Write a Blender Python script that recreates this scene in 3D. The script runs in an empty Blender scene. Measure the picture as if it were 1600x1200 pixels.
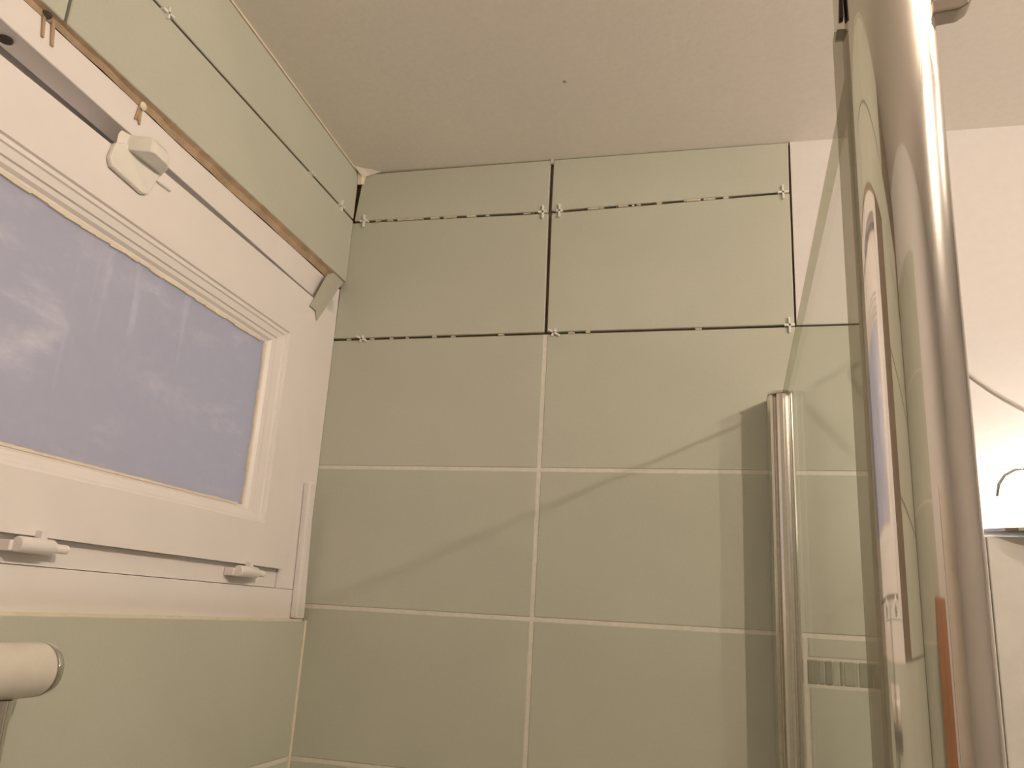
import bpy, bmesh, math, random
from mathutils import Vector, Matrix
random.seed(7)
PI = math.pi
SC = bpy.context.scene
COL = SC.collection

# ------------------------------------------------------------------ scale
# all dimensions below are survey units (1 unit = 0.8 m), measured from the ceiling line
S, ZT = 0.8, 2.45
def W(p):
    return Vector((p[0]*S, p[1]*S, ZT-(ZT-p[2])*S))
ZF = ZT-ZT/S                                   # floor level in survey units

# ------------------------------------------------------------------ camera
cam = bpy.data.cameras.new('camera')
co = bpy.data.objects.new('camera', cam); COL.objects.link(co)
r = Vector((0.96677, 0.24924, 0.05632)); f = Vector((-0.25510, 0.92903, 0.26828))
f.normalize(); r = (r-f*r.dot(f)).normalized(); u = r.cross(f)
co.matrix_world = Matrix(((r.x, u.x, -f.x, 0), (r.y, u.y, -f.y, 0), (r.z, u.z, -f.z, 0), (0, 0, 0, 1)))
co.location = W((0.7344, -1.3942, 1.6013))
cam.sensor_width = 36; cam.lens = 1301.5/1600*36
cam.clip_start = 0.01
SC.camera = co

# ------------------------------------------------------------------ world (dusk outside the window)
wd = bpy.data.worlds.new('dusk'); SC.world = wd; wd.use_nodes = True
bg = wd.node_tree.nodes['Background']
bg.inputs[0].default_value = (0.46, 0.46, 0.56, 1); bg.inputs[1].default_value = 1.0

# ------------------------------------------------------------------ light levels
CEIL_LAMP = 2150.0          # emission of the two spot lenses of the ceiling bar
CEIL_COL = (1.0, 0.80, 0.615)
WALL_LAMP = 1.8           # emission of the opal shade over the cabinet
WALL_COL = (1.0, 0.90, 0.78)
SC.view_settings.view_transform = 'Standard'
SC.view_settings.look = 'None'
SC.view_settings.gamma = 1
SC.view_settings.use_curve_mapping = False
SC.view_settings.exposure = 0.79

# ------------------------------------------------------------------ materials
def mat(name):
    m = bpy.data.materials.new(name); m.use_nodes = True
    nt = m.node_tree; b = nt.nodes.get('Principled BSDF'); return m, nt, b
def noise(nt, scale, detail=3, rough=.5, vec=None):
    n = nt.nodes.new('ShaderNodeTexNoise'); n.inputs['Scale'].default_value = scale
    n.inputs['Detail'].default_value = detail; n.inputs['Roughness'].default_value = rough
    if vec: nt.links.new(vec, n.inputs['Vector'])
    return n
def ramp(nt, src, a, ca, b, cb):
    rp = nt.nodes.new('ShaderNodeValToRGB'); e = rp.color_ramp.elements
    e[0].position = a; e[0].color = (*ca, 1); e[1].position = b; e[1].color = (*cb, 1)
    nt.links.new(src, rp.inputs[0]); return rp
def objco(nt):
    t = nt.nodes.new('ShaderNodeTexCoord'); return t.outputs['Object']
def bump(nt, b, h, strength, dist=.002):
    bp = nt.nodes.new('ShaderNodeBump'); bp.inputs['Strength'].default_value = strength
    bp.inputs['Distance'].default_value = dist
    nt.links.new(h, bp.inputs['Height']); nt.links.new(bp.outputs[0], b.inputs['Normal'])
def simple(name, col, rough=.5, metal=0, var=.04, nscale=40, bmp=0, spec=.5):
    m, nt, b = mat(name)
    n = noise(nt, nscale, 4, .6, objco(nt))
    ca = tuple(c*(1-var) for c in col); cb = tuple(min(1, c*(1+var)) for c in col)
    rp = ramp(nt, n.outputs[0], .3, ca, .7, cb)
    nt.links.new(rp.outputs[0], b.inputs['Base Color'])
    b.inputs['Roughness'].default_value = rough; b.inputs['Metallic'].default_value = metal
    b.inputs['Specular IOR Level'].default_value = spec
    if bmp: bump(nt, b, n.outputs[0], bmp)
    return m

def tile_mat():
    m, nt, b = mat('sage_ceramic'); c = objco(nt)
    n1 = noise(nt, 5, 2, .5, c); n2 = noise(nt, 260, 3, .6, c)
    mx = nt.nodes.new('ShaderNodeMath'); mx.operation = 'MULTIPLY_ADD'
    nt.links.new(n2.outputs[0], mx.inputs[0]); mx.inputs[1].default_value = .45
    nt.links.new(n1.outputs[0], mx.inputs[2])
    rp = ramp(nt, mx.outputs[0], .45, (.525, .545, .470), .98, (.585, .605, .525))
    nt.links.new(rp.outputs[0], b.inputs['Base Color'])
    b.inputs['Roughness'].default_value = .42
    b.inputs['Specular IOR Level'].default_value = .35
    bump(nt, b, n2.outputs[0], .06, .001)
    return m
M_TILE = tile_mat()
M_TILE2 = simple('frieze_dark', (.27, .27, .22), .3, 0, .08, 60)
M_TILE3 = simple('frieze_mid', (.36, .36, .30), .3, 0, .08, 60)
M_TILE4 = simple('frieze_pale', (.47, .48, .41), .3, 0, .08, 60)
M_GROUT = simple('cream_grout', (.78, .75, .68), .85, 0, .06, 120, .2)
M_MORTAR = simple('grey_mortar', (.20, .15, .105), .9, 0, .25, 60, .5)
M_RESID = simple('pale_adhesive', (.62, .56, .46), .9, 0, .15, 80, .4)
M_LINTEL = simple('brown_adhesive', (.46, .34, .23), .9, 0, .22, 30, .6)
M_PAINT = simple('white_wall_paint', (.79, .77, .775), .6, 0, .015, 90, .12, .3)
M_CEIL = simple('ceiling_paint', (.92, .875, .82), .7, 0, .02, 120, .25, .3)
M_PVC = simple('white_window_paint', (.87, .84, .84), .38, 0, .02, 14)
M_CAULK = simple('yellowed_sealant', (.82, .75, .62), .6, 0, .08, 40)
M_SPACER = simple('white_spacer_plastic', (.86, .85, .82), .45)
M_WHITEP = simple('white_gloss_plastic', (.86, .84, .80), .22)
M_MIXER = simple('white_fitting_plastic', (.74, .70, .64), .25)
M_CAB = simple('white_cabinet_lacquer', (.80, .79, .77), .35)
M_CHROME = simple('chrome', (.82, .80, .77), .045, 1, .01)
M_CLAMP = simple('dull_chrome', (.50, .46, .41), .28, 1, .03)
M_DARK = simple('dark_recess', (.06, .05, .045), .8)
M_FLOOR = simple('beige_floor', (.78, .73, .66), .5, 0, .06, 8)
M_TUB = simple('white_enamel', (.86, .85, .83), .15)
M_WOOD = simple('cream_door_paint', (.74, .68, .60), .4, 0, .03, 6)
M_BROWN = simple('brown_hand_reflection', (.36, .16, .07), .4, 0, .2, 6)  # colour of the added box that the post mirrors
M_CABLE = simple('grey_white_cable', (.60, .57, .54), .5)
M_STAY = simple('grey_painted_metal', (.50, .50, .43), .45)

def profile_mat():
    m, nt, b = mat('polished_aluminium')
    n = noise(nt, 300, 2, .5, objco(nt))
    rp = ramp(nt, n.outputs[0], .3, (.78, .75, .71), .7, (.84, .81, .77))
    nt.links.new(rp.outputs[0], b.inputs['Base Color'])
    b.inputs['Metallic'].default_value = 1; b.inputs['Roughness'].default_value = .21
    return m
M_PROFILE = profile_mat()

def post_mat():                                 # polished chrome with a thin film of haze on it
    m, nt, b = mat('polished_chrome_post')
    out = nt.nodes['Material Output']
    n = noise(nt, 25, 3, .5, objco(nt))
    g1 = nt.nodes.new('ShaderNodeBsdfGlossy'); g1.inputs['Roughness'].default_value = .035
    g2 = nt.nodes.new('ShaderNodeBsdfGlossy'); g2.inputs['Roughness'].default_value = .28
    rp = ramp(nt, n.outputs[0], .3, (.80, .775, .74), .7, (.84, .815, .78))
    nt.links.new(rp.outputs[0], g1.inputs[0]); nt.links.new(rp.outputs[0], g2.inputs[0])
    mx = nt.nodes.new('ShaderNodeMixShader'); mx.inputs[0].default_value = .19
    nt.links.new(g1.outputs[0], mx.inputs[1]); nt.links.new(g2.outputs[0], mx.inputs[2])
    nt.links.new(mx.outputs[0], out.inputs[0]); nt.nodes.remove(b)
    return m
M_POST = post_mat()

def glass_mat(name, tint, haze=0.0, hazecol=(.6, .6, .55)):
    m, nt, b = mat(name); nt.nodes.remove(b); out = nt.nodes['Material Output']
    g = nt.nodes.new('ShaderNodeNewGeometry')
    mr = nt.nodes.new('ShaderNodeMapRange'); mr.inputs['To Min'].default_value = 1.5; mr.inputs['To Max'].default_value = 1/1.5
    nt.links.new(g.outputs['Backfacing'], mr.inputs['Value'])
    fr = nt.nodes.new('ShaderNodeFresnel'); nt.links.new(mr.outputs[0], fr.inputs['IOR'])
    tr = nt.nodes.new('ShaderNodeBsdfTransparent'); tr.inputs[0].default_value = (*tint, 1)
    gl = nt.nodes.new('ShaderNodeBsdfGlossy'); gl.inputs['Roughness'].default_value = .0
    gl.inputs[0].default_value = (.9, .95, .92, 1)
    mx = nt.nodes.new('ShaderNodeMixShader')
    sc = nt.nodes.new('ShaderNodeMath'); sc.operation = 'MULTIPLY'; sc.inputs[1].default_value = .35
    nt.links.new(fr.outputs[0], sc.inputs[0]); nt.links.new(sc.outputs[0], mx.inputs[0]); nt.links.new(tr.outputs[0], mx.inputs[1]); nt.links.new(gl.outputs[0], mx.inputs[2])
    last = mx
    if haze:
        nt.links.remove(mx.inputs[0].links[0]); mx.inputs[0].default_value = .04
        df = nt.nodes.new('ShaderNodeBsdfDiffuse'); df.inputs[0].default_value = (*hazecol, 1)
        m2 = nt.nodes.new('ShaderNodeMixShader'); m2.inputs[0].default_value = haze
        nt.links.new(mx.outputs[0], m2.inputs[1]); nt.links.new(df.outputs[0], m2.inputs[2]); last = m2
    nt.links.new(last.outputs[0], out.inputs[0])
    return m
M_GLASS = glass_mat('clear_screen_glass', (.962, .968, .955))
M_EDGE = glass_mat('ground_glass_edge', (.82, .81, .75), .03, (.62, .60, .53))
M_LIP = glass_mat('grey_translucent_seal', (.86, .84, .80), .24, (.50, .46, .40))

def pane_mat():
    m, nt, b = mat('frosted_window_glass'); nt.nodes.remove(b); out = nt.nodes['Material Output']
    c = objco(nt)
    mp = nt.nodes.new('ShaderNodeMapping'); nt.links.new(c, mp.inputs[0])
    mp.inputs['Rotation'].default_value = (.9, 0, 0); mp.inputs['Scale'].default_value = (1, 1.6, 5)
    mpb = nt.nodes.new('ShaderNodeMapping'); nt.links.new(c, mpb.inputs[0])
    mpb.inputs['Rotation'].default_value = (.30, 0, 0); mpb.inputs['Scale'].default_value = (1, 20, 1.0)
    n1 = noise(nt, 5.5, 6, .66, mp.outputs[0]); n2 = noise(nt, 2.6, 2, .4, mpb.outputs[0]); n3 = noise(nt, 7, 5, .65, c)
    a = ramp(nt, n1.outputs[0], .50, (0, 0, 0), .72, (1, 1, 1)); bb = ramp(nt, n2.outputs[0], .63, (0, 0, 0), .72, (.8, .8, .8))
    cc = ramp(nt, n3.outputs[0], .40, (0, 0, 0), .62, (1, 1, 1))
    mx = nt.nodes.new('ShaderNodeMath'); mx.operation = 'MAXIMUM'
    nt.links.new(a.outputs[0], mx.inputs[0]); nt.links.new(bb.outputs[0], mx.inputs[1])
    m3 = nt.nodes.new('ShaderNodeMath'); m3.operation = 'MULTIPLY'; nt.links.new(mx.outputs[0], m3.inputs[0]); nt.links.new(cc.outputs[0], m3.inputs[1])
    rp = ramp(nt, m3.outputs[0], 0, (.515, .50, .51), .8, (.80, .765, .74))
    gn = noise(nt, 55, 4, .7, c); gr = ramp(nt, gn.outputs[0], .3, (.90, .90, .90), .7, (1.0, 1.0, 1.0))
    mm = nt.nodes.new('ShaderNodeMix'); mm.data_type = 'RGBA'; mm.blend_type = 'MULTIPLY'; mm.inputs[0].default_value = 1
    nt.links.new(rp.outputs[0], mm.inputs[6]); nt.links.new(gr.outputs[0], mm.inputs[7])
    df = nt.nodes.new('ShaderNodeBsdfDiffuse'); nt.links.new(mm.outputs[2], df.inputs[0])
    tl = nt.nodes.new('ShaderNodeBsdfTranslucent'); tl.inputs[0].default_value = (.85, .87, .95, 1)
    ms = nt.nodes.new('ShaderNodeMixShader'); ms.inputs[0].default_value = .45
    nt.links.new(df.outputs[0], ms.inputs[1]); nt.links.new(tl.outputs[0], ms.inputs[2])
    gl = nt.nodes.new('ShaderNodeBsdfGlossy'); gl.inputs['Roughness'].default_value = .35; gl.inputs[0].default_value = (1, 1, 1, 1)
    m4 = nt.nodes.new('ShaderNodeMixShader'); m4.inputs[0].default_value = .05
    nt.links.new(ms.outputs[0], m4.inputs[1]); nt.links.new(gl.outputs[0], m4.inputs[2])
    nt.links.new(m4.outputs[0], out.inputs[0])
    return m
M_PANE = pane_mat()

def emit_mat(name, col, st):
    m, nt, b = mat(name)
    b.inputs['Base Color'].default_value = (.9, .9, .9, 1)
    b.inputs['Emission Color'].default_value = (*col, 1); b.inputs['Emission Strength'].default_value = st
    return m
M_BULB = emit_mat('lit_globe', CEIL_COL, CEIL_LAMP)
M_SHADE = emit_mat('lit_opal_glass', WALL_COL, WALL_LAMP)

# ------------------------------------------------------------------ builders
def link(name, verts, faces, m, parent=None, bevel=0, smooth=False, seg=1, auto=None):
    vs = [W(v) for v in verts]
    lo = Vector((min(v.x for v in vs), min(v.y for v in vs), min(v.z for v in vs)))
    hi = Vector((max(v.x for v in vs), max(v.y for v in vs), max(v.z for v in vs)))
    c = (lo+hi)/2
    bm = bmesh.new()
    bv = [bm.verts.new(v-c) for v in vs]
    for fc in faces:
        try: bm.faces.new([bv[i] for i in fc])
        except ValueError: pass
    bmesh.ops.recalc_face_normals(bm, faces=bm.faces)
    if bevel:
        bmesh.ops.bevel(bm, geom=list(bm.edges), offset=bevel, segments=seg, affect='EDGES', profile=.5, clamp_overlap=True)
    me = bpy.data.meshes.new(name); bm.to_mesh(me); bm.free()
    me.materials.append(m)
    if smooth:
        for p in me.polygons: p.use_smooth = True
        if auto:
            me.set_sharp_from_angle(angle=auto)
    o = bpy.data.objects.new(name, me); COL.objects.link(o)
    o.location = c
    if parent:
        o.parent = parent
        o.location = c-WORLDLOC[parent.name]
    WORLDLOC[o.name] = c
    return o
WORLDLOC = {}
def empty(name, p):
    o = bpy.data.objects.new(name, None); COL.objects.link(o); o.location = W(p); WORLDLOC[o.name] = W(p)
    o.empty_display_size = .05
    return o
def prism_v(pts, ext):
    n = len(pts); e = Vector(ext)
    v = [Vector(p) for p in pts]+[Vector(p)+e for p in pts]
    fs = [tuple(range(n)), tuple(range(2*n-1, n-1, -1))]
    for i in range(n):
        j = (i+1) % n; fs.append((i, j, n+j, n+i))
    return v, fs
def prism(name, pts, ext, m, parent=None, bevel=0, seg=1):
    v, fs = prism_v(pts, ext); return link(name, v, fs, m, parent, bevel, seg=seg)
def box(name, a, b, m, parent=None, bevel=0, seg=1):
    x0, y0, z0 = a; x1, y1, z1 = b
    return prism(name, [(x0, y0, z0), (x1, y0, z0), (x1, y1, z0), (x0, y1, z0)], (0, 0, z1-z0), m, parent, bevel, seg)
def join(parts):
    V, F = [], []
    for v, fs in parts:
        k = len(V); V += list(v); F += [tuple(i+k for i in fc) for fc in fs]
    return V, F
def boxv(a, b):
    x0, y0, z0 = a; x1, y1, z1 = b
    return prism_v([(x0, y0, z0), (x1, y0, z0), (x1, y1, z0), (x0, y1, z0)], (0, 0, z1-z0))
def lathe_v(prof, c, ax, n=40):                 # prof: (radius, along); ax 'y' or 'z' or 'x'
    V, F = [], []
    for k, (rr, h) in enumerate(prof):
        for i in range(n):
            a = 2*PI*i/n; p, q = rr*math.cos(a), rr*math.sin(a)
            V.append({'z': (c[0]+p, c[1]+q, c[2]+h), 'y': (c[0]+p, c[1]+h, c[2]+q), 'x': (c[0]+h, c[1]+p, c[2]+q)}[ax])
    for k in range(len(prof)-1):
        for i in range(n):
            j = (i+1) % n; F.append((k*n+i, k*n+j, (k+1)*n+j, (k+1)*n+i))
    F.append(tuple(range(n))); F.append(tuple((len(prof)-1)*n+i for i in range(n)))
    return V, F
def lathe(name, prof, c, ax, m, parent=None, n=40, auto=.6):
    v, fs = lathe_v(prof, c, ax, n); return link(name, v, fs, m, parent, smooth=True, auto=auto)
def tube_v(path, rr, n=10):
    V, F = [], []; P = [Vector(p) for p in path]
    for k, p in enumerate(P):
        t = (P[min(k+1, len(P)-1)]-P[max(k-1, 0)]).normalized()
        a = t.cross(Vector((0.13, .3, 1))).normalized(); b = t.cross(a)
        for i in range(n):
            an = 2*PI*i/n; V.append(p+a*rr*math.cos(an)+b*rr*math.sin(an))
    for k in range(len(P)-1):
        for i in range(n):
            j = (i+1) % n; F.append((k*n+i, k*n+j, (k+1)*n+j, (k+1)*n+i))
    F.append(tuple(range(n))); F.append(tuple((len(P)-1)*n+i for i in range(n)))
    return V, F
def tag(o, label=None, cat=None, group=None, kind=None):
    if label: o['label'] = label
    if cat: o['category'] = cat
    if group: o['group'] = group
    if kind: o['kind'] = kind
    return o
def lin(y, y0, z0, y1, z1): return z0+(z1-z0)*(y-y0)/(y1-y0)

# ------------------------------------------------------------------ room shell
XR, YF = 2.3, -2.35                              # right wall, front wall
wb = box('wall_back', (-.10, .009, ZF), (XR, .10, 2.56), M_MORTAR)
tag(wb, 'back wall of sage tiles with two ungrouted top rows and white paint to the right', kind='structure')
wl_pts = [(YF, ZF), (0.009, ZF), (0.009, 1.575), (-1.27, 1.575), (-1.27, 2.25), (.009, 2.21), (.009, 2.56), (YF, 2.56)]
def wall_left():
    parts = [boxv((-.10, YF, ZF), (-.011, .009, 1.572)), boxv((-.10, YF, 1.572), (-.011, -1.275, 2.56)),
             prism_v([(-.011, -1.275, 2.252), (-.011, .009, 2.206), (-.011, .009, 2.56), (-.011, -1.275, 2.56)], (-.089, 0, 0))]
    v, fs = join(parts); o = link('wall_left', v, fs, M_MORTAR)
    return tag(o, 'left wall of sage tiles around the window, ungrouted above it', kind='structure')
wl = wall_left()
wr = box('wall_right', (XR, YF, ZF), (XR+.1, .10, 2.56), M_PAINT); tag(wr, 'plain white painted side wall outside the frame', kind='structure')
wf = box('wall_front', (-.10, YF-.1, ZF), (XR, YF, 2.66), M_PAINT); tag(wf, 'plain white painted wall behind the viewer', kind='structure')
fl = box('floor', (-.1, YF, ZF-.1), (XR, .1, ZF), M_FLOOR); tag(fl, 'beige bathroom floor', kind='structure')
def ceil_z(x, y): return 2.4595-.0135*x-.060*y
def ceiling():
    xs = [-.10, XR+.1]; ys = [.1, YF-.1]
    a = [(xs[0], ys[0]), (xs[1], ys[0]), (xs[1], ys[1]), (xs[0], ys[1])]
    return prism('ceiling', [(x, y, ceil_z(x, y)) for x, y in a], (0, 0, .12), M_CEIL)
ce = ceiling(); tag(ce, 'off white painted ceiling lit warmly from the right', kind='structure')
# plaster fillet where ceiling meets the tiled corner
prism('plaster_fillet', [(0.0, -.0005, 2.4655), (0, -.030, 2.463), (.012, -.004, 2.447), (.03, -.0015, 2.4535), (.05, -.0005, 2.458)], (0, 0, .004), M_CEIL, ce)
chip_v, chip_f = lathe_v([(.0001, 0), (.0035, .0006), (.003, .0012), (.0001, .0014)], (.4715, -.2172, ceil_z(.4715, -.2172)-.0012), 'z', 9)
link('paint_chip', chip_v, chip_f, simple('chipped_paint', (.45, .40, .34), .8), ce)

# --- back wall tiles: grid rows (survey z of the joints)
ZR = [2.349, 2.099, 1.849, 1.599, 1.349, 1.099, .849, .599, .349, .099]
TH = .0115                                       # tile body thickness (front at y = 0)
def btile(x0, x1, z0, z1, m=M_TILE, front=0.0, name='tile', gap=.003):
    return prism(name, [(x0, front, z0), (x1, front, z0), (x1, front, z1), (x0, front, z1)], (0, .0085-front, 0), m, wb, .0012)
def btile4(q, m=M_TILE, front=0.0):
    return prism('tile', [(x, front, z) for x, z in q], (0, .0085-front, 0), m, wb, .0010)
# ungrouted rows: two cut tiles at the ceiling, two whole ones below, edges as measured
btile4([(.0015, 2.3515), (.4025, 2.3440), (.4025, 2.4525), (.0105, 2.4560)])
btile4([(.4090, 2.3440), (.8375, 2.3505), (.8385, 2.4475), (.4090, 2.4525)])
btile4([(-.0135, 2.1012), (.4060, 2.1012), (.4030, 2.3392), (-.0095, 2.3470)])
btile4([(.4118, 2.1012), (.8380, 2.1012), (.8378, 2.3465), (.4095, 2.3392)])
# grouted rows below
g = .0028
for k in range(1, len(ZR)-1):
    z1, z0 = ZR[k]-(.0024 if k == 1 else g), ZR[k+1]+g
    if k == 3:
        btile(-.008, .4068, z0, z1)
        btile(.4122, .8345, z0, z1)
        btile(.8400, 1.0, 1.5675, z1)                # narrow strip over the frieze
        btile(.8400, 1.0, z0, 1.5255)
    else:
        btile(-.0135 if k < 3 else -.008, .4068, z0, z1); btile(.4122, 1.0, z0, z1)
# frieze of narrow glazed pieces seen through the screen
fx = [(.8385, .8538, 2), (.8542, .8626, 3), (.8632, .8740, 2), (.8745, .8836, 4), (.8841, .8892, 2), (.8897, .9060, 3), (.9065, .9103, 4),
      (.9108, .9300, 2), (.9305, .9400, 3), (.9405, .9540, 2), (.9545, .9660, 4), (.9665, .9820, 3), (.9825, 1.0, 2)]
for a, b, k in fx:
    btile(a, b, 1.5290, 1.5640, {2: M_TILE2, 3: M_TILE3, 4: M_TILE4}[k], -.0004, 'frieze_piece')
# cream grout slab behind the grouted rows (joints recessed 1.5 mm)
box('grout', (-.0145, .0012, .10), (1.002, .0088, 2.0965), M_GROUT, wb)
# white painted plaster right of the tiles
prism('painted_plaster', [(.8416, .0008, 2.1000), (1.004, .0008, 2.1000), (1.004, .0008, ZF), (XR, .0008, ZF), (XR, .0008, 2.50), (.8416, .0008, 2.50)], (0, .0079, 0), M_PAINT, wb)
# little leftovers of adhesive in the open joints
def residue():
    P = []
    def lump(x, y, z, sx, sy, sz): P.append(boxv((x-sx, y-sy, z-sz), (x+sx, y+sy, z+sz)))
    for i in range(26):
        x = random.uniform(.02, .83); z = lin(x, 0, 2.3495, .405, 2.3415) if x < .405 else lin(x, .405, 2.3415, .838, 2.3485)
        lump(x, .0035, z, random.uniform(.002, .011), .003, random.uniform(.0012, .0022))
    for x in (.49, .545, .668, .13, .175, .21, .105, .25): 
        z = lin(x, 0, 2.3495, .405, 2.3415) if x < .405 else lin(x, .405, 2.3415, .838, 2.3485)
        lump(x, .0015, z, .009, .0025, .0021)
    for i in range(9):
        x = random.uniform(.0, .83); lump(x, .004, 2.0988, random.uniform(.002, .006), .003, .0015)
    for x in (.195, .487): lump(x, .0010, 2.0990, .004, .002, .0022)
    lump(.4058, .002, 2.4515, .0026, .003, .007)
    v, fs = join(P); return link('adhesive_residue', v, fs, M_RESID, wb)
tag(residue(), kind='stuff')

# --- left wall tiles (front at x = 0)
def ltile(q, m=M_TILE):
    return prism('tile', [(0, y, z) for y, z in q], (-.0105, 0, 0), m, wl, .0010)
def zj(y): return 2.3535-.0150*y                 # open joint above the window
def zb(y): return 2.2183-.0150*y                 # bottom edge of the upper tiles
cz = lambda y: ceil_z(0, y)-.004
ltile([(-.0008, zb(0)), (-.7435, zb(-.7435)), (-.7435, zj(-.7435)-.0022), (-.0008, zj(0)-.0022)])
ltile([(-.7480, zb(-.748)), (-1.4950, zb(-1.495)), (-1.4950, zj(-1.495)-.0022), (-.7480, zj(-.748)-.0022)])
ltile([(-.0008, zj(0)+.0018), (-.9500, zj(-.95)+.0018), (-.9500, cz(-.95)), (-.0008, cz(0))])
ltile([(-.9540, zj(-.954)+.0018), (-1.7, zj(-1.7)+.0018), (-1.7, cz(-1.7)), (-.9540, cz(-.954))])
ltile([(-1.4990, zb(-1.499)), (-2.2, zb(-2.2)), (-2.2, zj(-2.2)-.0022), (-1.4990, zj(-1.499)-.0022)])
zl = [1.5725, 1.349, 1.099, .849, .599, .349, .099]
for k in range(len(zl)-1):
    for a, b in ((-.0062, -.750), (-.755, -1.50), (-1.505, -2.25)):
        ltile([(a, zl[k+1]+g), (b, zl[k+1]+g), (b, zl[k]-(0 if k == 0 else g)), (a, zl[k]-(0 if k == 0 else g))])
box('grout', (-.0108, -2.25, .1), (-.0014, -.0005, 1.5705), M_GROUT, wl)
for a in (-1.505,):
    for k in range(3):
        ltile([(a, 1.5755+k*.225), (-2.25, 1.5755+k*.225), (-2.25, 1.797+k*.225-.002), (a, 1.797+k*.225-.002)])
prism('ceiling_sealant', [(.0015, -.004, ceil_z(0, 0)-.0030), (.0015, -1.7, ceil_z(0, -1.7)-.0030), (.0015, -1.7, ceil_z(0, -1.7)+.001), (.0015, -.004, ceil_z(0, 0)+.001)], (-.004, 0, 0), M_CAULK, wl)
prism('corner_sealant', [(.0003, -.0058, 1.10), (.0016, -.0005, 1.10), (.0016, -.0005, 1.5740), (.0003, -.0058, 1.5740)], (-.0035, 0, 0), M_CAULK, wl)
prism('corner_sealant', [(.0098, -.0035, 2.432), (.0140, -.0008, 2.432), (.0180, -.0008, 2.459), (.0098, -.0085, 2.459)], (-.009, 0, 0), M_CAULK, wl)
# raw brown adhesive under the upper tiles, down to the window frame
ft = [(-1.26, 2.2330), (-.748, 2.2225), (-.627, 2.2195), (-.515, 2.2136), (-.383, 2.2103), (-.203, 2.2075), (-.070, 2.2040), (-.03, 2.2035)]
def lintel():
    V = []; F = []
    for i in range(49):
        y = -1.26+i*(1.23/48)
        for (a, b) in zip(ft, ft[1:]):
            if a[0] <= y <= b[0]+1e-6: zf = lin(y, *a, *b)
        zt = zb(y)+.0004; j = random.uniform(-.0012, .0012)
        V += [(-.0006+random.uniform(-.0015, 0), y, zt), (-.0075+j, y, min(zt-.0004, (zt+zf)/2+.002+j)), (-.0115, y, min(zf+j*.9, zt-.0002)), (-.0130, y, zt+.006)]
    for i in range(48):
        for k in range(4):
            a = i*4+k; b = i*4+(k+1) % 4; F.append((a, b, b+4, a+4))
    F.append((0, 1, 2, 3)); F.append((192, 193, 194, 195))
    return link('raw_adhesive_edge', V, F, M_LINTEL, wl)
lintel()
# drips and wedges of adhesive hanging over the frame head
def drip(pts, w, t=.003):
    q = [(-.0118, pts[0][0]-w, pts[0][1]), (-.0118, pts[0][0]+w, pts[0][1]), (-.0118, pts[1][0]+w*.8, pts[1][1]), (-.0118, pts[1][0]-w*.8, pts[1][1])]
    prism('adhesive_drip', q, (t, 0, 0), M_LINTEL, wl, .0004)
drip([(-.7665, 2.2260), (-.7616, 2.1985)], .0022); drip([(-.7537, 2.2280), (-.7474, 2.1975)], .0026)
drip([(-.6010, 2.2200), (-.6050, 2.1950)], .0016); drip([(-.6000, 2.2200), (-.5965, 2.1925)], .0020); drip([(-.6005, 2.2210), (-.6005, 2.1965)], .0016)
v, fs = lathe_v([(.0005, 0), (.006, .001), (.007, .003), (.004, .0055), (.0005, .006)], (-.0110, -.764, 2.229), 'x', 9)
link('dark_adhesive_blob', v, fs, M_DARK, wl)
v, fs = lathe_v([(.0005, 0), (.0050, .001), (.0060, .004), (.003, .0065), (.0005, .007)], (-.0110, -.5985, 2.2185), 'x', 9)
link('adhesive_blob', v, fs, M_CAULK, wl)

# tiled shower end of the wall behind the viewer (mirrored in the chrome)
for k in range(9):
    z0 = .349+k*.25-.25
    for a, b in ((.012, .40), (.4055, .95)):
        prism('tile', [(a, YF+.0105, z0+g), (b, YF+.0105, z0+g), (b, YF+.0105, z0+.25-g), (a, YF+.0105, z0+.25-g)], (0, -.0103, 0), M_TILE, wf, .0010)
box('grout', (.012, YF+.0003, .1), (.95, YF+.0085, 2.345), M_GROUT, wf)
# ------------------------------------------------------------------ window (bottom-hinged sash in a painted frame)
YL = -1.26
win = empty('window_1', (-.03, -.63, 1.575)); tag(win, 'white bottom-hinged window with frosted pane in the left wall', kind='structure')
XF = -.0118                                      # frame face
fl_z = lambda y: lin(y, -.814, 2.1825, -.092, 2.1500)      # lower edge of the frame head
frh = [(YL, fl_z(YL))]+[(-.012, fl_z(-.012))]+[(y, z-.0004) for y, z in reversed(ft)]
prism('frame_head', [(XF, y, z) for y, z in frh], (-.037, 0, 0), M_PVC, win, .0008)
prism('frame_stile', [(XF, -.0975, 1.6250), (XF, -.0010, 1.6250), (XF, -.0010, 2.2030), (XF, -.030, 2.2030), (XF, -.0905, fl_z(-.09)-.0006)], (-.050, 0, 0), M_PVC, win)
prism('frame_stile', [(XF, YL, 1.625), (XF, YL+.10, 1.625), (XF, YL+.10, fl_z(YL+.1)-.0006), (XF, YL, fl_z(YL)-.0006)], (-.050, 0, 0), M_PVC, win)
box('frame_sill', (-.062, YL, 1.5738), (XF, -.0010, 1.6244), M_PVC, win, .0008)
box('frame_sill_step', (-.058, YL+.103, 1.6254), (XF-.003, -.0985, 1.6556), M_PVC, win)
prism('frame_back', [(-.066, YL, 2.085), (-.066, -.002, 2.085), (-.066, -.002, 2.215), (-.066, YL, 2.255)], (-.012, 0, 0), M_PVC, win)
box('frame_back', (-.078, YL, 1.576), (-.066, -.002, 1.70), M_PVC, win)
prism('cover_strip', [(XF, -.0405, 1.5765), (XF, -.0100, 1.5765), (XF, -.0280, 1.8165), (XF, -.0500, 1.8120)], (.0134, 0, 0), M_PVC, win, .003, 2)
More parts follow.
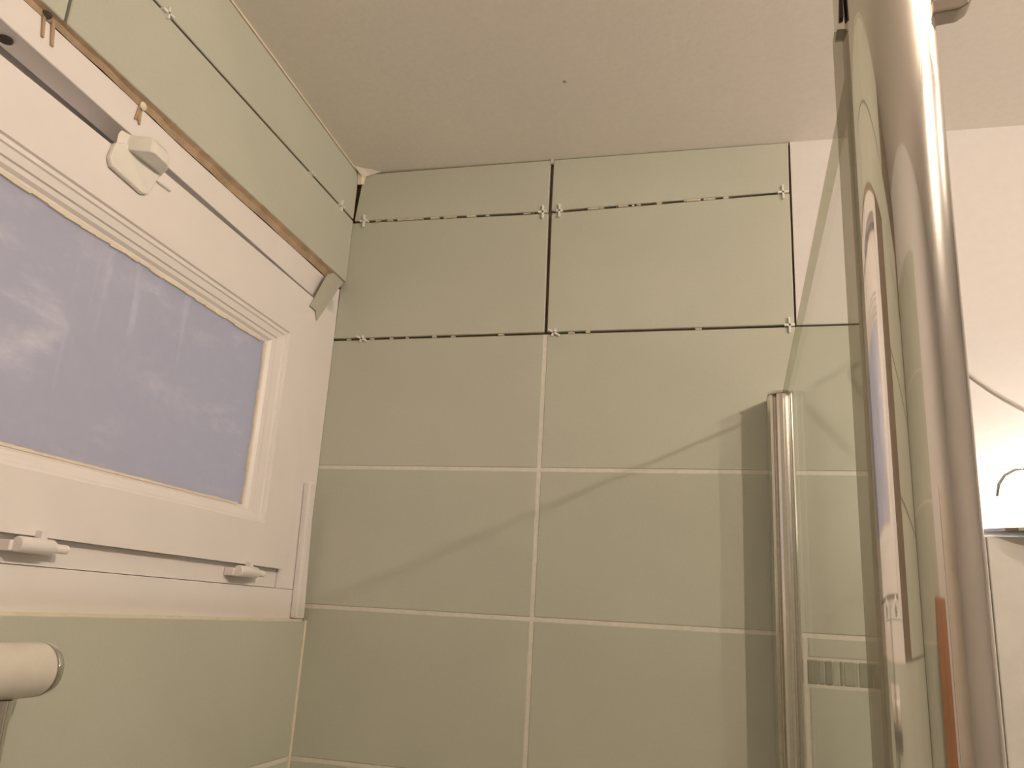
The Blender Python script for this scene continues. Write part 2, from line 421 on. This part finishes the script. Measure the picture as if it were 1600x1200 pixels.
# yellowish sealant line under the frame
prism('sill_sealant', [(-.0105, -.012, 1.5722), (-.0105, YL, 1.5722), (-.0105, YL, 1.5758), (-.0105, -.012, 1.5758)], (.0085, 0, 0), M_CAULK, win)
# sash: a ring of four rails mitred around the glazing
zso = lambda y: lin(y, -.8131, 2.1362, -.6519, 2.1340)
YS0, YS1 = -1.15, -.0985
BO = dict(l=-1.072, r=-.1790, b=1.7235, t0=2.0640, t1=2.0500)  # outer edge of the bead (top edge runs slightly down to the right)
zbt = lambda y: lin(y, -.79, 2.0600, -.179, 2.0500)
sash = empty('sash', (0, -.62, 1.655)); sash.parent = win; sash.location = W((0, -.62, 1.655))-WORLDLOC[win.name]; WORLDLOC[sash.name] = W((0, -.62, 1.655))
zs_top = lambda y: lin(y, -.8131, 2.1362, -.116, 2.1225)
zlip = lambda y: lin(y, -.548, 2.1500, -.100, 2.1385)
SX, SD = 0.0, -.055
prism('top_rail', [(SX, YS0, zs_top(YS0)), (SX, -.6440, zs_top(-.644)), (SX, -.6200, zlip(-.62)), (SX, YS1, zlip(YS1)), (SX, BO['r'], zbt(BO['r'])), (SX, BO['l'], zbt(BO['l']))], (SD, 0, 0), M_PVC, sash)
prism('bottom_rail', [(SX, YS0, 1.6560), (SX, YS1-.022, 1.6560), (SX, YS1-.002, 1.6560), (SX, BO['r'], BO['b']), (SX, BO['l'], BO['b'])], (SD, 0, 0), M_PVC, sash)
prism('side_rail', [(SX, YS1-.002, 1.6560), (SX, YS1, zlip(YS1)), (SX, BO['r'], zbt(BO['r'])), (SX, BO['r'], BO['b'])], (SD, 0, 0), M_PVC, sash)
prism('side_rail', [(SX, YS0, 1.6560), (SX, YS0, zs_top(YS0)), (SX, BO['l'], zbt(BO['l'])), (SX, BO['l'], BO['b'])], (SD, 0, 0), M_PVC, sash)
# moulded glazing bead: stepped ring, cross-section (inset from outer edge, depth)
def bead():
    sec = [(0, .0002), (.0015, -.0035), (.0070, -.0035), (.0085, -.0060), (.0185, -.0085), (.0195, -.0115), (.0250, -.0130), (.0285, -.0175), (.0330, -.0190), (.0340, -.0290), (0, -.0290)]
    # inset per side differs a little: top is deeper than the sides
    V, F = [], []; n = len(sec)
    for (i, dx) in sec:
        yl, yr = BO['l']+i*1.15, BO['r']-i*1.32; zb_ = BO['b']+i*.72; sl = lambda y: zbt(y)-i*.96
        V += [(dx, yl, zb_), (dx, yr, zb_), (dx, yr, sl(yr)), (dx, yl, sl(yl))]
    for k in range(n):
        a = k*4; b = ((k+1) % n)*4
        for j in range(4):
            F.append((a+j, a+(j+1) % 4, b+(j+1) % 4, b+j))
    return link('glazing_bead', V, F, M_PVC, sash)
bead()
box('pane', (-.0260, -1.045, 1.738), (-.0200, -.208, 2.055), M_PANE, sash)
# lumpy old sealant round the pane
def putty():
    P = []; rnd = random.Random(3)
    ys = [-1.03+i*.0255 for i in range(32)]
    for a, b in zip(ys, ys[1:]):
        z = lin((a+b)/2, -.79, 2.0275, -.223, 2.0180); t = rnd.uniform(.0008, .0040)
        P.append(prism_v([(-.0195, a, z+.002), (-.0195, b, z+.002), (-.0195, b, z-t), (-.0195, a, z-rnd.uniform(.001, .004))], (.003, 0, 0)))
    zz = [1.750+i*.0265 for i in range(11)]
    for a, b in zip(zz, zz[1:]):
        t = rnd.uniform(.001, .004)
        P.append(prism_v([(-.0195, -.222, a), (-.0195, -.222, b), (-.0195, -.2235-t, b), (-.0195, -.2235-rnd.uniform(.001, .004), a)], (.003, 0, 0)))
    for a, b in zip(ys, ys[1:]):
        t = rnd.uniform(.0006, .0022)
        P.append(prism_v([(-.0195, a, 1.7455), (-.0195, b, 1.7455), (-.0195, b, 1.7475+t), (-.0195, a, 1.7475+t*.5)], (.003, 0, 0)))
    v, fs = join(P); o = link('old_putty', v, fs, M_CAULK, sash); return o
putty()
# hinges on the lower rail
def hinge(y0, y1, z):
    c = (.0065, 0, z)
    v, fs = join([lathe_v([(.0001, 0), (.0072, .0004), (.0085, .002), (.0085, (y1-y0)-.002), (.0075, y1-y0), (.0001, y1-y0)], (c[0], y0, z), 'y', 18),
                  boxv((-.0005, (y0+y1)/2+.004, z+.004), (.0085, (y0+y1)/2+.013, z+.0165))])
    h = link('hinge', v, fs, M_PVC, win, smooth=True, auto=.6)
    v, fs = join([lathe_v([(.0001, 0), (.0052, .0004), (.0052, .021), (.004, .022), (.0001, .022)], (c[0], y1-.0005, z-.0005), 'y', 14),
                  boxv((XF-.003, y1+.001, z-.005), (c[0], y1+.019, z+.001))])
    link('hinge_pin', v, fs, M_PVC, win, smooth=True, auto=.6)
    v, fs = boxv((XF-.0025, y0-.004, z-.0075), (.0015, y1-.001, z+.004)); link('hinge_leaf', v, fs, M_PVC, win, .0006)
    return h
hinge(-.6660, -.6170, 1.6455); hinge(-.2480, -.1960, 1.6445); hinge(-1.075, -1.025, 1.646)
# handle: base plate, tongue and bevelled knob block
v, fs = prism_v([(.0002, -.6455, 2.1340), (.0002, -.6500, 2.1120), (.0002, -.6440, 2.1020), (.0002, -.5860, 2.0965), (.0002, -.5750, 2.1010), (.0002, -.5600, 2.1400), (.0002, -.6300, 2.1440)], (.0075, 0, 0))
hd = link('handle_plate', v, fs, M_WHITEP, sash, .0018, seg=2)
kb = [(.002, -.6405), (.006, -.6265), (.0335, -.6165), (.0370, -.6120), (.0345, -.5830), (.0260, -.5725), (.0020, -.5560)]
V = [(x, y, 2.1360) for x, y in kb]+[(x, y, 2.1505) for x, y in kb]+[(.002+(x-.002)*.82, -.598+(y+.598)*.9, 2.1590) for x, y in kb]
F = [tuple(range(7)), tuple(range(20, 13, -1))]+[(i, (i+1) % 7, 7+(i+1) % 7, 7+i) for i in range(7)]+[(7+i, 7+(i+1) % 7, 14+(i+1) % 7, 14+i) for i in range(7)]
link('handle_knob', V, F, M_WHITEP, sash, .0012, seg=2)
prism('handle_tongue', [(.0002, -.5700, 2.1285), (.0002, -.5320, 2.1290), (.0002, -.5320, 2.1315), (.0002, -.5700, 2.1315)], (.004, 0, 0), M_WHITEP, sash)
v, fs = lathe_v([(.0001, 0), (.0075, .0003), (.0075, .003), (.0001, .0032)], (-.033, -.785, fl_z(-.785)-.0026), 'z', 16)
link('latch_keep', v, fs, M_DARK, win)
st = prism('window_stay', [(.0010, -.0830, 2.1990), (.0010, -.0610, 2.2125), (.0010, -.0160, 2.2110), (.0010, -.0350, 2.1900), (.0010, -.1000, 2.1010), (.0010, -.1070, 2.1170), (.0010, -.1300, 2.1185)], (.0030, 0, 0), M_STAY, win, .0006)
tag(st, 'grey green slanted stay strip at the upper corner')

# ------------------------------------------------------------------ tile spacers
def spacer(c, wall, label, rot=0, a=.0135, b=.0085, t=.0016):
    P = []
    ca, sa = math.cos(rot), math.sin(rot)
    def bar(h, v):
        q = [(-h, -v), (h, -v), (h, v), (-h, v)]
        q = [(p*ca-s*sa, p*sa+s*ca) for p, s in q]
        if wall == 'b': return prism_v([(c[0]+p, -.0045, c[2]+s) for p, s in q], (0, .0100, 0))
        return prism_v([(.0045, c[1]+p, c[2]+s) for p, s in q], (-.0100, 0, 0))
    v, fs = join([bar(t, a), bar(b, t)])
    o = link('tile_spacer', v, fs, M_SPACER)
    return tag(o, label, 'tile spacer', 'white tile spacers in the open joints')
spacer((.0240, 0, 2.3490), 'b', 'white cross spacer in the upper open joint of the back wall, beside the room corner', .03)
spacer((.3930, 0, 2.3418), 'b', 'white cross spacer just left of the upright open joint, level with the upper joint', .02)
spacer((.4250, 0, 2.3420), 'b', 'white cross spacer just right of the upright open joint, level with the upper joint', -.02, .0135, .006)
spacer((.8270, 0, 2.3482), 'b', 'white cross spacer at the upper joint, beside the bare white plaster', .02, .0135, .0090)
spacer((.8300, 0, 2.0995), 'b', 'white cross spacer at the lower joint, over the chrome wall profile', .02, .0135, .0085)
spacer((.4250, 0, 2.0992), 'b', 'white spacer lying aslant where the upright open joint meets the lower joint', 1.05, .0120, .0070)
spacer((.0480, 0, 2.0985), 'b', 'white spacer lying aslant in the lower joint, near the window jamb', 1.15, .0120, .0070)
spacer((0, -.0590, zj(-.059)), 'l', 'white cross spacer in the joint over the window, closest to the room corner', .08, .0115, .0080)
spacer((0, -.1800, zj(-.18)), 'l', 'small white spacer sunk in the joint over the window, second from the room corner', 0, .0030, .0060)
spacer((0, -.5980, zj(-.598)), 'l', 'white spacer in the joint over the window, farthest from the room corner', .1, .0085, .0110)

# ------------------------------------------------------------------ glass shower screen
XG = .8142; ZBOT = .1125; ZTOP = 1.957
scr = empty('shower_screen', (XG, -.5, ZBOT))
tag(scr, 'clear glass shower screen with ribbed wall profile and thick round chrome post in front', 'shower screen')
box('glass_panel', (XG-.0035, -.9770, ZBOT+.002), (XG+.0035, -.012, ZTOP), M_GLASS, scr)
prism('glass_edge', [(XG-.0037, -.977, ZTOP+.0002), (XG+.0037, -.977, ZTOP+.0002), (XG+.0037, -.060, ZTOP+.0002), (XG-.0037, -.060, ZTOP+.0002)], (0, 0, .0035), M_EDGE, scr)
px0 = .7868
sec = [(0, 0), (0, -.028), (.0025, -.034), (.0035, -.0375), (.0075, -.0375), (.0085, -.0340), (.0105, -.0330), (.0120, -.0345), (.0135, -.0405), (.0170, -.0425), (.0235, -.0430), (.0275, -.0415),
       (.0285, -.0375), (.0320, -.0370), (.0335, -.0395), (.0370, -.0400), (.0390, -.0385), (.0405, -.0350), (.0415, -.030), (.0415, 0)]
prism('wall_profile', [(px0+.0025+x*.965, y*1.5-.0008, ZBOT) for x, y in sec], (0, 0, 1.9640-ZBOT), M_PROFILE, scr, .0003)
cap = [(-.0006, 0), (-.0006, -.030), (.0030, -.0392), (.0130, -.0425), (.0170, -.0440), (.0240, -.0445), (.0290, -.0425), (.0370, -.0412), (.0400, -.0385), (.0422, -.030), (.0422, 0)]
prism('profile_cap', [(px0+.0025+x*.965, y*1.5-.0008, 1.9640) for x, y in cap], (0, 0, .0045), M_CHROME, scr, .0006)
PR = .0217
lathe('post', [(.0001, 0), (PR, .0005), (PR, 1.983-ZBOT), (PR-.003, 1.987-ZBOT), (.0001, 1.9875-ZBOT)], (XG, -1.0, ZBOT), 'z', M_POST, scr, 128)
prism('seal_lip', [(.7880, -1.004, ZBOT+.01), (.7930, -1.0045, ZBOT+.01), (.7930, -.9955, ZBOT+.01), (.7880, -.9965, ZBOT+.01)], (0, 0, 1.900-ZBOT-.01), M_LIP, scr)
prism('seal_clip', [(.7893, -1.005, 1.9005), (.7935, -1.005, 1.9005), (.7935, -.995, 1.9005), (.7893, -.995, 1.9005)], (0, 0, .08), M_PROFILE, scr)
prism('seal_wedge', [(.7905, -1.0070, 1.9055), (.7925, -1.0070, 1.9060), (.7930, -1.0070, 1.9300), (.7917, -1.0070, 1.9300)], (0, .002, 0), M_DARK, scr)
# small chrome clamp on the far side of the post head
v, fs = join([prism_v([(.8320, -1.006, 1.9030), (.8470, -1.006, 1.9042), (.8515, -1.006, 1.9075), (.8540, -1.006, 1.9125), (.8540, -1.006, 1.945), (.8400, -1.006, 1.945), (.8395, -1.006, 1.9118), (.8320, -1.006, 1.9105)], (0, .012, 0))])
link('post_clamp', v, fs, M_CLAMP, scr, .0010, seg=2)

# ------------------------------------------------------------------ bath tub under the screen
def tub():
    x0, x1, y0, y1, zr, zb_ = .002, .865, -2.15, -.002, .1105, ZF
    V, F = [], []
    def ring(i, z): 
        k = len(V); V.extend([(x0+i, y0+i, z), (x1-i, y0+i, z), (x1-i, y1-i, z), (x0+i, y1-i, z)]); return k
    rs = [ring(.012, zb_), ring(.012, zr-.04), ring(0, zr-.03), ring(0, zr), ring(.075, zr), ring(.085, zr-.01), ring(.16, zr-.42)]
    for a, b in zip(rs, rs[1:]):
        for j in range(4): F.append((a+j, a+(j+1) % 4, b+(j+1) % 4, b+j))
    F.append((0, 1, 2, 3)); k = rs[-1]; F.append((k, k+1, k+2, k+3))
    o = link('bathtub', V, F, M_TUB, None, .004, seg=2)
    return tag(o, 'white bathtub below the view, carrying the glass shower screen', 'bathtub')
tub()

# ------------------------------------------------------------------ white shower fitting under the window (left edge)
mx = empty('shower_mixer', (.05, -.80, 1.5225))
tag(mx, 'white cylindrical shower fitting with thin chrome end ring, under the window at left edge', 'shower fitting')
R0 = .0268
lathe('body', [(.0001, -.34), (R0-.004, -.338), (R0, -.33), (R0, -.012), (R0-.0008, -.008), (R0-.0030, -.0065), (.0001, -.006)], (.05, -.655+.010, 1.5228), 'y', M_MIXER, mx, 48)
lathe('end_ring', [(.0001, 0), (R0-.0006, .0002), (R0-.0002, .002), (R0-.0012, .0075), (R0-.004, .0095), (.0001, .0098)], (.05, -.6512, 1.5228), 'y', M_CHROME, mx, 48)
lathe('riser_pipe', [(.0001, 0), (.0115, .0005), (.0115, .596), (.0001, .5965)], (.050, -.6900, .900), 'z', M_CHROME, mx, 24)
for yy in (-.75, -.90):
    lathe('wall_union', [(.020, 0), (.020, .006), (.011, .010), (.011, .028), (.0001, .0285)], (.0002, yy, 1.5228), 'x', M_CHROME, mx, 24)
lathe('pipe_bracket', [(.012, 0), (.012, .004), (.006, .006), (.006, .044), (.0001, .0445)], (.0002, -.69, .95), 'x', M_CHROME, mx, 16)

# ------------------------------------------------------------------ wall lamp over the cabinet, cabinet, cable
lamp = empty('wall_lamp', (1.215, -.10, 1.752))
tag(lamp, 'glowing opal wall lamp with a flat underside over the white cabinet', 'lamp')
def dome():
    V, F = [], []; cx, cy, cz_ = 1.215, -.085, 1.754; rx, ry, rz = .160, .078, .122; n, mm = 40, 10
    for k in range(mm+1):
        a = (PI/2)*k/mm
        for i in range(n):
            t = 2*PI*i/n; V.append((cx+rx*math.cos(t)*math.cos(a)**.8 if k < mm else cx, cy+ry*math.sin(t)*math.cos(a)**.8 if k < mm else cy, cz_+rz*math.sin(a)))
    for k in range(mm):
        for i in range(n):
            j = (i+1) % n; F.append((k*n+i, k*n+j, (k+1)*n+j, (k+1)*n+i))
    F.append(tuple(range(n)))
    return link('opal_shade', V, F, M_SHADE, lamp, smooth=True, auto=.9)
dome()
V = []; n = 48
for z in (1.7490, 1.7535):
    for i in range(n):
        t = 2*PI*i/n; V.append((1.215+.161*math.cos(t), -.085+.080*math.sin(t), z))
F = [tuple(range(n)), tuple(range(2*n-1, n-1, -1))]+[(i, (i+1) % n, n+(i+1) % n, n+i) for i in range(n)]
link('base_rim', V, F, M_CHROME, lamp)
v, fs = tube_v([(1.072+.0, -.170, 1.790), (1.075, -.170, 1.806), (1.083, -.170, 1.818), (1.096, -.170, 1.826), (1.110, -.170, 1.828), (1.125, -.160, 1.824)], .0022, 8)
link('shade_clip', v, fs, M_CHROME, lamp, smooth=True)
box('back_plate', (1.16, -.010, 1.760), (1.27, .0004, 1.84), M_CHROME, lamp)

cab = empty('wall_cabinet', (1.36, -.06, 1.22)); tag(cab, 'white wall cabinet below the glowing lamp, right edge of the view', 'cabinet')
box('carcass', (1.0560, -.105, 1.22), (1.67, .0002, 1.7440), M_CAB, cab, .002)
box('door', (1.0570, -.1210, 1.221), (1.0660, -.1058, 1.7430), M_CAB, cab, .001)
box('door', (1.0675, -.1210, 1.221), (1.3640, -.1058, 1.7430), M_CAB, cab, .001)
box('door', (1.3660, -.1210, 1.221), (1.6690, -.1058, 1.7430), M_CAB, cab, .001)
for z in (1.6795, 1.6630):
    v, fs = tube_v([(1.0555, -.1235, z), (1.0640, -.1235, z)], .0017, 10); link('hinge_pin', v, fs, M_CHROME, cab, smooth=True, auto=.8)

CABZ = lambda x: 1.9782-1.057*(x-1.0537)+3.24*(x-1.0537)**2
pts = [(.985, .0, CABZ(1.0)+.012), (.986, -.05, CABZ(1.0)+.010), (.990, -.10, CABZ(1.0)+.006), (1.0, -.125, CABZ(1.0))]
pts += [(1.0+i*.0175, -.13, CABZ(1.0+i*.0175)) for i in range(1, 25)]
xe = pts[-1][0]; pts += [(xe+.012, -.11, CABZ(xe)+.008), (xe+.015, -.05, CABZ(xe)+.012), (xe+.016, .0, CABZ(xe)+.013)]
v, fs = tube_v(pts, .0036, 10)
cb = link('lamp_cable', v, fs, M_CABLE, None, smooth=True)
tag(cb, 'thin grey white cable sagging across the white wall above the lamp', 'cable')

# ------------------------------------------------------------------ ceiling bar light (out of view to the right; lights the room and shines in the post)
LX, LY = 1.70, (-1.22, -.70)
bar = empty('ceiling_light', (LX, -.91, ceil_z(LX, -.91))); tag(bar, 'ceiling bar light with two lit spot heads, right of the view', 'lamp')
zc = ceil_z(LX, -.91)
prism('bar', [(LX-.03, -1.60, ceil_z(LX, -1.60)-.022), (LX+.03, -1.60, ceil_z(LX, -1.60)-.022), (LX+.03, -.58, ceil_z(LX, -.58)-.022), (LX-.03, -.58, ceil_z(LX, -.58)-.022)], (0, 0, .020), M_CHROME, bar, .002)
for y in LY:
    zz = ceil_z(LX, y)-.022; rr = .022 if y < -1 else .0115; zl_ = 2.358
    lathe('stem', [(.0001, 0), (.006, -.0002), (.006, zl_+rr+.003-zz), (.0001, zl_+rr+.0028-zz)], (LX+.035, y, zz), 'z', M_CHROME, bar, 16)
    lathe('spot_head', [(rr+.001, -.001), (rr+.005, 0), (rr+.005, .050), (rr-.004, .066), (.0001, .067)], (LX, y, zl_), 'x', M_WHITEP, bar, 28)
    lathe('lit_lens', [(.0001, -.0045), (rr*.5, -.0036), (rr*.85, -.0015), (rr, .0005), (.0001, .0007)], (LX, y, zl_), 'x', M_BULB, bar, 28)

# ------------------------------------------------------------------ door behind the viewer
dr = empty('door_1', (1.65, YF, ZF)); tag(dr, 'cream painted door behind the viewer', kind='structure')
box('door_leaf', (1.30, YF+.002, ZF+.005), (2.20, YF+.045, ZF+2.5), M_WOOD, dr, .003)
for a, b in ((1.40, 2.10),):
    for z0, z1 in ((.2, 1.1), (1.25, 2.35)):
        box('door_panel', (a, YF+.0455, ZF+z0), (b, YF+.058, ZF+z1), M_WOOD, dr, .006)
lathe('door_knob', [(.012, 0), (.012, .03), (.028, .04), (.030, .055), (.018, .068), (.0001, .069)], (1.36, YF+.0452, ZF+1.22), 'y', M_CHROME, dr, 20)

cu = empty('reflection_box', (.93, YF+.06, 1.25)); tag(cu, 'brown box added behind the viewer, only mirrored in the chrome post', 'reflection prop')  # unseen box added for the brown reflection of the viewer's hand in the post
box('carcass', (.72, YF+.0115, 1.25), (1.14, YF+.16, 1.67), M_BROWN, cu, .003)
for a, b in ((.723, .928), (.932, 1.137)):
    d = box('door', (a, YF+.1602, 1.253), (b, YF+.178, 1.667), M_BROWN, cu, .003)  # front boards of the added box
